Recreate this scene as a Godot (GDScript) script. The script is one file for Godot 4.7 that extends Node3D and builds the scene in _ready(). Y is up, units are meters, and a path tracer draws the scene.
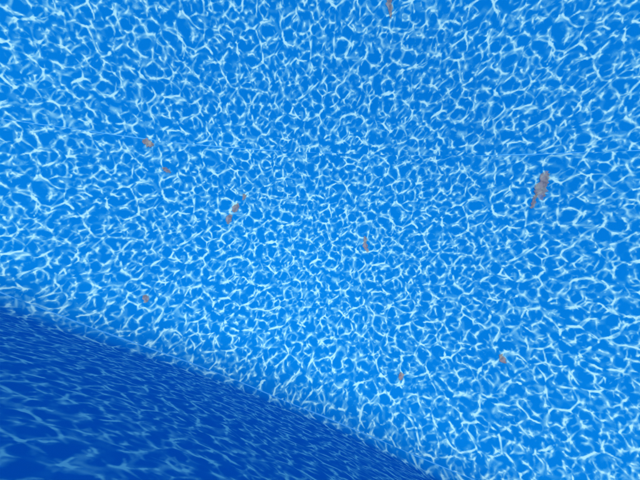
extends Node3D
# Inside a round soft-sided swimming pool, under water, looking straight down on its vinyl liner.
# The white web on the blue is the liner's PRINT, not light: the same motifs come back at the print's
# repeat (the V with a hook at pixels 387,47 and 282,315 of the photograph, the small ring at 165,110
# and 506,122 and 397,437), it jumps at the welded seam, and it runs on unchanged over the wall that
# stands in shade. It is therefore the liner's own colour; all brightness comes from sun, sky and bounce.

const SHEET_TILE := 0.73                       # metres per repeat of the print
const WALL_TILE := 0.90                       # the wall's sheet is a stretched one, its print larger
const POOL_C := Vector2(0.9022, -2.2645)        # plan (x, z) of the pool's middle
const WELD_R := 2.8                            # radius of the weld between floor and wall
const SEAM_SLOPE := 0.0475                     # the straight floor weld: z = SEAM_Z + SEAM_SLOPE * x
const SEAM_Z := -0.2003

var relief := FastNoiseLite.new()
var rng := RandomNumberGenerator.new()

func _ready() -> void:
	rng.seed = 11
	relief.seed = 4
	relief.noise_type = FastNoiseLite.TYPE_SIMPLEX_SMOOTH
	relief.frequency = 1.0
	relief.fractal_octaves = 2
	set_camera_and_light()
	var print_tile := print_texture()
	var liner := vinyl(print_tile)
	var weld := StandardMaterial3D.new()
	weld.resource_name = "welded_vinyl"
	weld.albedo_color = Color(0.32, 0.69, 0.92)
	weld.roughness = 0.45
	weld.metallic_specular = 0.2
	build_floor(liner, weld)
	build_wall(liner, weld)
	build_water()
	build_litter()

# ------------------------------------------------------------------ camera, sky, sun, exposure
func set_camera_and_light() -> void:
	var cam := Camera3D.new()
	cam.name = "camera"
	cam.fov = rad_to_deg(2.0 * atan(240.0 / 400.0))
	cam.near = 0.02
	cam.far = 60.0
	cam.position = Vector3(0, 1.0, 0)
	cam.rotation_degrees = Vector3(-90, 0, 0)
	add_child(cam)
	cam.current = true
	var sky_mat := ProceduralSkyMaterial.new()
	sky_mat.sky_top_color = Color(0.42, 0.59, 0.82)
	sky_mat.sky_horizon_color = Color(0.55, 0.70, 0.88)
	sky_mat.sky_curve = 0.12
	sky_mat.ground_bottom_color = Color(0.25, 0.30, 0.28)
	sky_mat.ground_horizon_color = Color(0.45, 0.52, 0.55)
	sky_mat.sun_angle_max = 8.0
	var sky := Sky.new()
	sky.sky_material = sky_mat
	var env := Environment.new()
	env.background_mode = Environment.BG_SKY
	env.sky = sky
	env.background_energy_multiplier = 0.9
	env.tonemap_mode = Environment.TONE_MAPPER_LINEAR
	env.tonemap_exposure = 1.08
	env.sdfgi_enabled = true
	env.ssao_enabled = true
	env.ssil_enabled = true
	var we := WorldEnvironment.new()
	we.name = "world_environment"
	we.environment = env
	add_child(we)
	var sun := DirectionalLight3D.new()
	sun.name = "sun"
	sun.light_energy = 1.12
	sun.light_color = Color(1.0, 0.97, 0.92)
	sun.light_angular_distance = 9.0            # ripples spread the sun over a wide patch for whoever is under them
	sun.shadow_enabled = true
	add_child(sun)
	var d := Vector3(0.36, 0.0, -0.93).normalized() * cos(deg_to_rad(75.3)) + Vector3.UP * sin(deg_to_rad(75.3))
	sun.look_at_from_position(d * 10.0, Vector3.ZERO, Vector3.FORWARD)

# ------------------------------------------------------------------ the liner's print
# A folded-sheet web: points of a sheet are pushed sideways by a sum of plane waves and counted where
# they land, which gives thin pointed strokes, rings and filled triangles like the liner's white ink.
func web(kc: float, amp: float, seed_: int, n: int) -> PackedFloat32Array:
	var r := RandomNumberGenerator.new()
	r.seed = seed_
	var g := 256
	var dx := PackedFloat32Array(); dx.resize(g * g)
	var dy := PackedFloat32Array(); dy.resize(g * g)
	var table := PackedFloat32Array(); table.resize(g)
	for i in g: table[i] = sin(TAU * i / g)
	var modes := 84
	for m in modes:
		var k := kc * exp(r.randfn() * 0.6)
		k = clampf(k, kc * 0.55, kc * 2.6)
		var a := r.randf() * TAU
		var kx := int(round(k * cos(a)))
		var ky := int(round(k * sin(a)))
		var kk := sqrt(float(kx * kx + ky * ky))
		var s := amp / pow(kk / kc, 1.8) / sqrt(modes) / kc
		var sx := s * kx / kc
		var sy := s * ky / kc
		var ph := r.randi() % g
		for y in g:
			var p := (ph + ky * y) & 255
			var row := y * g
			for x in g:
				var v := table[p]
				dx[row + x] += sx * v
				dy[row + x] += sy * v
				p = (p + kx) & 255
	# smooth enlargement, with a wrapped border so that the tile closes
	var b := 16
	var w := g + 2 * b
	var rg := PackedFloat32Array(); rg.resize(w * w * 2)
	for y in w:
		for x in w:
			var q := ((y - b) & 255) * g + ((x - b) & 255)
			rg[(y * w + x) * 2] = dx[q]
			rg[(y * w + x) * 2 + 1] = dy[q]
	var im := Image.create_from_data(w, w, false, Image.FORMAT_RGF, rg.to_byte_array())
	var up := 8
	im.resize(w * up, w * up, Image.INTERPOLATE_CUBIC)
	var big := im.get_data().to_float32_array()
	var count := PackedFloat32Array(); count.resize(n * n)
	var side := g * up
	var each := float(n) * n / (float(side) * side)
	var mask := n - 1
	var f := float(n) / side
	for y in side:
		var at := ((y + b * up) * w * up + b * up) * 2
		for x in side:
			var px := int(x * f + big[at] * n + 4096.0) & mask
			var py := int(y * f + big[at + 1] * n + 4096.0) & mask
			count[py * n + px] += each
			at += 2
	return count

func soften(a: PackedFloat32Array, n: int, to: int) -> PackedFloat32Array:
	# low-pass by going down to TO pixels and up again, on a wrapped border
	var b := n / 16
	var w := n + 2 * b
	var im := Image.create_from_data(n, n, false, Image.FORMAT_RF, a.to_byte_array())
	var wide := Image.create_empty(w, w, false, Image.FORMAT_RF)
	for oy in [-1, 0, 1]:
		for ox in [-1, 0, 1]:
			wide.blit_rect(im, Rect2i(0, 0, n, n), Vector2i(b + ox * n, b + oy * n))
	var goal := to * w / n
	var size := w
	while size / 2 >= goal:
		size /= 2
		wide.resize(size, size, Image.INTERPOLATE_BILINEAR)
	if size != goal:
		wide.resize(goal, goal, Image.INTERPOLATE_BILINEAR)
	wide.resize(w, w, Image.INTERPOLATE_CUBIC)
	return wide.get_region(Rect2i(b, b, n, n)).get_data().to_float32_array()

func print_texture() -> ImageTexture:
	var n := 1024
	var strong := soften(web(26.0, 0.20, 21, n), n, 424)
	var faint := soften(web(42.0, 0.20, 57, n), n, 424)
	var level := PackedFloat32Array(); level.resize(n * n)
	var wob := FastNoiseLite.new()
	wob.seed = 9
	wob.frequency = 0.022
	wob.fractal_octaves = 2
	var wob_im := wob.get_seamless_image(n, n).get_data()
	wob.seed = 31
	wob.frequency = 0.026
	var wob2 := wob.get_seamless_image(n, n).get_data()
	for i in n * n:
		var a := strong[i] * clampf(0.95 + (wob_im[i] - 128) / 70.0, 0.15, 1.75)
		var c := faint[i] * 0.74 * clampf(0.95 + (wob2[i] - 128) / 80.0, 0.15, 1.7)
		level[i] = maxf(a, c)
	var mean := soften(level, n, 32)
	var smudge := soften(faint, n, 128)
	var out := PackedByteArray(); out.resize(n * n * 3)
	# two inks on the vinyl: ground blue and a pale web (linear reflectances)
	var ground := Vector3(0.001, 0.190, 0.575)
	var ink := Vector3(0.42, 0.76, 0.80)
	var ramp := PackedByteArray(); ramp.resize(256 * 3)
	for i in 256:
		var v := ground.lerp(ink, i / 255.0)
		v.x = lerpf(ground.x, ink.x, pow(i / 255.0, 1.4))   # thin ink lets the blue through
		var col := Color(v.x, v.y, v.z).linear_to_srgb()
		ramp[i * 3] = int(col.r * 255.0); ramp[i * 3 + 1] = int(col.g * 255.0); ramp[i * 3 + 2] = int(col.b * 255.0)
	for i in n * n:
		var t := clampf((level[i] / lerpf(0.8, mean[i], 0.8) - 0.62) / 3.15, 0.0, 1.0)
		t = minf(pow(t, 0.85) + clampf(smudge[i] - 0.75, 0.0, 1.0) * 0.14, 1.0)
		var q := int(t * 255.0) * 3
		out[i * 3] = ramp[q]; out[i * 3 + 1] = ramp[q + 1]; out[i * 3 + 2] = ramp[q + 2]
	var im := Image.create_from_data(n, n, false, Image.FORMAT_RGB8, out)
	return ImageTexture.create_from_image(im)

func vinyl(tex: ImageTexture) -> StandardMaterial3D:
	var m := StandardMaterial3D.new()
	m.resource_name = "printed_vinyl"
	m.albedo_texture = tex
	m.roughness = 0.55
	m.metallic_specular = 0.02          # vinyl under water hardly mirrors
	return m

# ------------------------------------------------------------------ shapes
# The liner lies in a hollow worn into the ground under it: deepest at x = z = 0, level further out.
func ground_y(x: float, z: float) -> float:
	var r2 := x * x + z * z
	return 0.45 * (1.0 - exp(-0.95 * r2 / 0.45)) + 0.003 * relief.get_noise_2d(x * 5.0, z * 5.0) + 0.010 * relief.get_noise_2d(x * 1.4 + 9.0, z * 1.4)

func grid(nu: int, nv: int, pos: Callable, uv: Callable, flip := false) -> ArrayMesh:
	var p := PackedVector3Array(); p.resize((nu + 1) * (nv + 1))
	var nrm := PackedVector3Array(); nrm.resize(p.size())
	var t := PackedVector2Array(); t.resize(p.size())
	var idx := PackedInt32Array()
	for j in nv + 1:
		for i in nu + 1:
			p[j * (nu + 1) + i] = pos.call(float(i) / nu, float(j) / nv)
			t[j * (nu + 1) + i] = uv.call(float(i) / nu, float(j) / nv)
	for j in nv + 1:
		for i in nu + 1:
			var a := p[j * (nu + 1) + mini(i + 1, nu)] - p[j * (nu + 1) + maxi(i - 1, 0)]
			var b := p[mini(j + 1, nv) * (nu + 1) + i] - p[maxi(j - 1, 0) * (nu + 1) + i]
			nrm[j * (nu + 1) + i] = (a.cross(b) if flip else b.cross(a)).normalized()
	for j in nv:
		for i in nu:
			var k := j * (nu + 1) + i
			idx.append_array([k, k + nu + 1, k + 1, k + 1, k + nu + 1, k + nu + 2] if flip else [k, k + 1, k + nu + 1, k + 1, k + nu + 2, k + nu + 1])
	var arr := []
	arr.resize(Mesh.ARRAY_MAX)
	arr[Mesh.ARRAY_VERTEX] = p
	arr[Mesh.ARRAY_NORMAL] = nrm
	arr[Mesh.ARRAY_TEX_UV] = t
	arr[Mesh.ARRAY_INDEX] = idx
	var m := ArrayMesh.new()
	m.add_surface_from_arrays(Mesh.PRIMITIVE_TRIANGLES, arr)
	return m

func put(called: String, mesh: Mesh, mat: Material, parent: Node) -> MeshInstance3D:
	var o := MeshInstance3D.new()
	o.name = called
	o.mesh = mesh
	o.material_override = mat
	o.cast_shadow = GeometryInstance3D.SHADOW_CASTING_SETTING_ON
	parent.add_child(o, true)
	return o

func tag(o: Node, label: String, category: String, group := "") -> void:
	o.set_meta("label", label)
	o.set_meta("category", category)
	if group: o.set_meta("group", group)

# ------------------------------------------------------------------ floor: two printed sheets and the weld between them
func seam_point(s: float, wander := 1.0) -> Vector2:
	var along := Vector2(1.0, SEAM_SLOPE).normalized()
	return Vector2(0.0, SEAM_Z) + along * s + wander * Vector2(0.0, 0.004 - 0.012 * exp(-pow((s - 0.03) / 0.33, 2.0)))   # the weld wanders by a centimetre

func bead(path: PackedVector3Array, up: PackedVector3Array, half: float, high: float) -> ArrayMesh:
	# a low rounded ridge along PATH
	var n := path.size() - 1
	return grid(n, 6, func(u: float, v: float) -> Vector3:
		var i := int(round(u * n))
		var dir := (path[mini(i + 1, n)] - path[maxi(i - 1, 0)]).normalized()
		var side := up[i].cross(dir).normalized()
		var a := PI * v
		var full := clampf(0.65 + 1.3 * relief.get_noise_2d(path[i].x * 9.0, path[i].z * 9.0 + 70.0), 0.2, 1.1)   # the weld is pressed flatter here and there
		return path[i] + side * (half * full * cos(a)) + up[i] * (high * full * sin(a) - 0.0003)
	, func(u: float, v: float) -> Vector2: return Vector2(u, v))

func up_at(x: float, z: float) -> Vector3:
	var e := 0.01
	return Vector3(ground_y(x - e, z) - ground_y(x + e, z), 2.0 * e, ground_y(x, z - e) - ground_y(x, z + e)).normalized()

func build_floor(liner: Material, weld: Material) -> void:
	var floor_ := Node3D.new()
	floor_.name = "pool_floor"
	add_child(floor_)
	floor_.set_meta("kind", "structure")
	floor_.set_meta("label", "sunlit blue pool floor liner printed with a white web")
	var along := Vector2(1.0, SEAM_SLOPE).normalized()
	var across := Vector2(-along.y, along.x)
	var c := POOL_C - Vector2(0.0, SEAM_Z)
	var cs := c.dot(along)
	var ct := c.dot(across)
	var half := sqrt(WELD_R * WELD_R - ct * ct)
	for sheet in 2:
		var near := sheet == 1
		var plan := func(u: float, v: float) -> Vector2:
			var s := lerpf(cs - half, cs + half, u)
			var h := sqrt(maxf(WELD_R * WELD_R - (s - cs) * (s - cs), 0.0))
			var edge := ct + h if near else ct - h
			# rows stand closer together near the seam
			var t := edge * pow(v, 1.6 if not near else 1.0) if near else edge * pow(1.0 - v, 1.6)
			return seam_point(s, 1.0 - v if near else v) + across * t
		var shift := Vector2(0.37, 0.24) if near else Vector2(0.02, 0.71)
		put("liner_sheet", grid(190, 44 if near else 110,
			func(u: float, v: float) -> Vector3:
				var q: Vector2 = plan.call(u, v)
				return Vector3(q.x, ground_y(q.x, q.y), q.y),
			func(u: float, v: float) -> Vector2:
				var q: Vector2 = plan.call(u, v)
				return Vector2((q - Vector2(0, SEAM_Z)).dot(along), (q - Vector2(0, SEAM_Z)).dot(across)) / SHEET_TILE + shift), liner, floor_)
	var path := PackedVector3Array()
	var ups := PackedVector3Array()
	for i in 641:
		var q := seam_point(lerpf(cs - half + 0.02, cs + half - 0.02, i / 640.0))
		path.append(Vector3(q.x, ground_y(q.x, q.y), q.y))
		ups.append(up_at(q.x, q.y))
	put("weld_seam", bead(path, ups, 0.0011, 0.0010), weld, floor_)

# ------------------------------------------------------------------ wall: starts at the weld, bends up, leans inward to the inflated ring
func build_wall(liner: Material, weld: Material) -> void:
	var wall := Node3D.new()
	wall.name = "pool_wall"
	add_child(wall)
	tag(wall, "shaded blue printed vinyl pool wall rising from the curved floor weld", "pool wall")
	var steps := 90
	var lengths := PackedFloat32Array()
	var lean := deg_to_rad(105.0)
	var n := 420
	# each column: walk along the liner from the weld outward and up
	var cols: Array[PackedVector3Array] = []
	for i in n + 1:
		var a := TAU * i / n
		var out := Vector2(cos(a), sin(a))
		var q := POOL_C + out * WELD_R
		var y := ground_y(q.x, q.y)
		var q2 := q - out * 0.02
		var ang := atan2(y - ground_y(q2.x, q2.y), 0.02)
		var r := WELD_R
		var du := (1.30 - y) * 1.04 / steps
		lengths.append(du * steps)
		var start := ang
		# the loose liner bends tightly in one place and more gently in others
		var flat := 0.001 + 0.018 * smoothstep(0.08, 0.35, q.x) + 0.003 * relief.get_noise_2d(a * 9.0, 3.0)
		var bend := 0.08 + 0.06 * smoothstep(-0.25, -0.6, q.x)
		var col := PackedVector3Array()
		for j in steps + 1:
			col.append(Vector3(POOL_C.x + out.x * r, y, POOL_C.y + out.y * r))
			var u := (j + 0.5) * du
			var t := clampf((u - flat) / bend, 0.0, 1.0)
			ang = lerpf(start, lean, 1.0 - pow(1.0 - t, 6.0))
			r += cos(ang) * du
			y += sin(ang) * du
		cols.append(col)
	put("liner_sheet", grid(n, steps,
		func(u: float, v: float) -> Vector3: return cols[int(round(u * n))][int(round(v * steps))],
		func(u: float, v: float) -> Vector2: return Vector2(u * TAU * WELD_R, v * lengths[int(round(u * n))]) / WALL_TILE + Vector2(0.13, 0.55), true), liner, wall)
	var path := PackedVector3Array()
	var ups := PackedVector3Array()
	for i in n + 1:
		path.append(cols[i][0])
		ups.append(up_at(cols[i][0].x, cols[i][0].z))
	put("weld_seam", bead(path, ups, 0.0017, 0.0014), weld, wall)
	var tube := StandardMaterial3D.new()
	tube.resource_name = "ring_vinyl"
	tube.albedo_color = Color(0.10, 0.35, 0.72)
	tube.roughness = 0.4
	put("inflated_ring", grid(160, 16,
		func(u: float, v: float) -> Vector3:
			var i := int(round(u * n)) % n
			var top := cols[i][steps]
			var out := Vector3(top.x - POOL_C.x, 0, top.z - POOL_C.y).normalized()
			var b := -TAU * v
			return Vector3(top.x, 1.30, top.z) + out * (0.105 + 0.11 * cos(b)) + Vector3.UP * (0.11 * sin(b)),
		func(u: float, v: float) -> Vector2: return Vector2(u, v), true), tube, wall)

# ------------------------------------------------------------------ the water's surface over the camera
func build_water() -> void:
	var m := StandardMaterial3D.new()
	m.resource_name = "water_surface"
	m.albedo_color = Color(0.85, 0.95, 1.0, 0.04)
	m.transparency = BaseMaterial3D.TRANSPARENCY_ALPHA
	m.roughness = 0.02
	var o := put("water", grid(72, 40,
		func(u: float, v: float) -> Vector3:
			var a := TAU * u
			var r := 2.62 * v
			var x := POOL_C.x + r * cos(a)
			var z := POOL_C.y + r * sin(a)
			return Vector3(x, 1.16 + 0.008 * relief.get_noise_2d(x * 3.0 + 40.0, z * 3.0), z),
		func(u: float, v: float) -> Vector2: return Vector2(u, v), true), m, self)
	o.set_meta("kind", "structure")

# ------------------------------------------------------------------ leaf litter sunk to the floor
# OUTLINE: half-widths along the scrap's length, metres; the scrap is a thin, curled, uneven flake
func scrap(widths: Array, length: float, curl: float, seed_: int) -> ArrayMesh:
	var wav := FastNoiseLite.new()
	wav.seed = seed_
	wav.frequency = 60.0
	var n := 18
	var side := func(u: float, v: float, lift: float) -> Vector3:
		var f := u * (widths.size() - 1)
		var i := mini(int(f), widths.size() - 2)
		var w: float = lerpf(widths[i], widths[i + 1], smoothstep(0.0, 1.0, f - i))
		var s := (u - 0.5) * length
		w *= 1.0 + 0.8 * wav.get_noise_2d(s * 2.0, signf(v - 0.5) * 0.1)
		var t := (v * 2.0 - 1.0) * w
		var bend := 0.25 * length * wav.get_noise_2d(u * 0.012, 0.5)
		return Vector3(t + bend, lift + curl * (t * t / 0.0001) * 0.001 + 0.0012 * absf(wav.get_noise_2d(s * 1.5, t * 1.5)), s)
	var st := SurfaceTool.new()
	st.begin(Mesh.PRIMITIVE_TRIANGLES)
	st.set_smooth_group(0)
	var quad := func(a: Vector3, b: Vector3, c: Vector3, d: Vector3) -> void:
		for p in [a, b, c, a, c, d]: st.add_vertex(p)
	var m := 6
	for i in n:
		var u0 := float(i) / n
		var u1 := float(i + 1) / n
		for j in m:
			var v0 := float(j) / m
			var v1 := float(j + 1) / m
			quad.call(side.call(u0, v0, 0.0009), side.call(u0, v1, 0.0009), side.call(u1, v1, 0.0009), side.call(u1, v0, 0.0009))
			quad.call(side.call(u0, v1, 0.0), side.call(u0, v0, 0.0), side.call(u1, v0, 0.0), side.call(u1, v1, 0.0))
		quad.call(side.call(u0, 0.0, 0.0), side.call(u0, 0.0, 0.0009), side.call(u1, 0.0, 0.0009), side.call(u1, 0.0, 0.0))
		quad.call(side.call(u0, 1.0, 0.0009), side.call(u0, 1.0, 0.0), side.call(u1, 1.0, 0.0), side.call(u1, 1.0, 0.0009))
	for u in [0.0, 1.0]:
		for j in m:
			quad.call(side.call(u, float(j) / m, 0.0), side.call(u, float(j + 1) / m, 0.0), side.call(u, float(j + 1) / m, 0.0009), side.call(u, float(j) / m, 0.0009))
	st.generate_normals()
	return st.commit()

func leaf_material(c: Color, seed_: int) -> StandardMaterial3D:
	var m := StandardMaterial3D.new()
	m.resource_name = "dead_leaf"
	m.roughness = 0.8
	m.metallic_specular = 0.1
	var nz := FastNoiseLite.new()
	nz.seed = seed_
	nz.frequency = 0.05
	var ramp := Gradient.new()
	ramp.colors = PackedColorArray([c.darkened(0.2), c, c.lightened(0.15)])
	ramp.offsets = PackedFloat32Array([0.2, 0.5, 0.85])
	var tx := NoiseTexture2D.new()
	tx.width = 128
	tx.height = 128
	tx.noise = nz
	tx.color_ramp = ramp
	tx.seamless = true
	m.albedo_texture = tx
	m.albedo_color = Color(1, 1, 1, 0.34)         # soaked, half dissolved: the print shows through
	m.transparency = BaseMaterial3D.TRANSPARENCY_ALPHA
	m.uv1_triplanar = true
	m.uv1_scale = Vector3(12, 12, 12)
	return m

func build_litter() -> void:
	var taupe := leaf_material(Color(0.70, 0.66, 0.60), 2)
	var rust := leaf_material(Color(0.72, 0.63, 0.54), 5)
	var group := "scraps of dead leaf on the pool floor"
	# x, z, turn (degrees, 0 = length along z), length, half-widths, curl, material, label
	var list := [
		[0.465, -0.113, -12.0, 0.066, [0.004, 0.0105, 0.008, 0.0125, 0.014, 0.010, 0.004], 0.8, taupe, "largest taupe leaf scrap, ragged and long, beside the floor seam"],
		[0.449, -0.082, -28.0, 0.034, [0.002, 0.004, 0.005, 0.003], 0.6, taupe, "thin taupe leaf sliver trailing from the tip of the largest leaf scrap"],
		[0.142, -0.478, -6.0, 0.050, [0.005, 0.008, 0.0075, 0.005, 0.002], 0.7, taupe, "narrow brown leaf scrap, the only one beyond the floor seam from the wall"],
		[-0.203, -0.078, -26.0, 0.026, [0.003, 0.008, 0.009, 0.004], 0.7, taupe, "brown leaf scrap of an end to end pair, next to the tiny crumb"],
		[-0.218, -0.050, -22.0, 0.026, [0.004, 0.007, 0.008, 0.003], 0.7, taupe, "brown leaf scrap of an end to end pair, farther from the tiny crumb"],
		[-0.183, -0.104, 10.0, 0.016, [0.003, 0.005, 0.005, 0.003], 0.5, taupe, "tiny faint brown crumb in line with the end to end pair of leaf scraps"],
		[0.114, 0.010, 14.0, 0.044, [0.002, 0.0055, 0.007, 0.006, 0.0025], 0.7, taupe, "slender brown leaf scrap lying alone on open floor, in the hollow's deepest part"],
		[-0.370, -0.210, 70.0, 0.026, [0.004, 0.009, 0.008, 0.003], 0.6, rust, "reddish brown leaf scrap touching the floor seam"],
		[-0.341, -0.155, 58.0, 0.022, [0.002, 0.005, 0.005, 0.002], 0.5, taupe, "faint small brown scrap beside the reddish one at the seam"],
		[-0.381, 0.128, 20.0, 0.018, [0.004, 0.007, 0.007, 0.004], 0.5, taupe, "small round brown scrap between the seam and the shaded wall"],
		[0.181, 0.306, 5.0, 0.019, [0.003, 0.006, 0.006, 0.003], 0.5, rust, "small rust brown crumb close to the wall weld"],
		[0.382, 0.248, 24.0, 0.021, [0.004, 0.007, 0.006, 0.003], 0.5, rust, "small rust brown crumb out on open floor, farther from the wall weld"],
	]
	var k := 0
	for e in list:
		k += 1
		var o := put("leaf_scrap" if k == 1 else "leaf_scrap_%03d" % (k - 1), scrap(e[4].map(func(w: float) -> float: return w * 0.85), e[3] * 0.92, e[5], 40 + k), e[6], self)
		var up := up_at(e[0], e[1])
		var fwd := Vector3(sin(deg_to_rad(e[2])), 0, cos(deg_to_rad(e[2])))
		var right := up.cross(fwd).normalized()
		o.transform = Transform3D(Basis(right, up, right.cross(up).normalized()), Vector3(e[0], ground_y(e[0], e[1]) + 0.0004, e[1]))
		tag(o, e[7], "leaf", group)
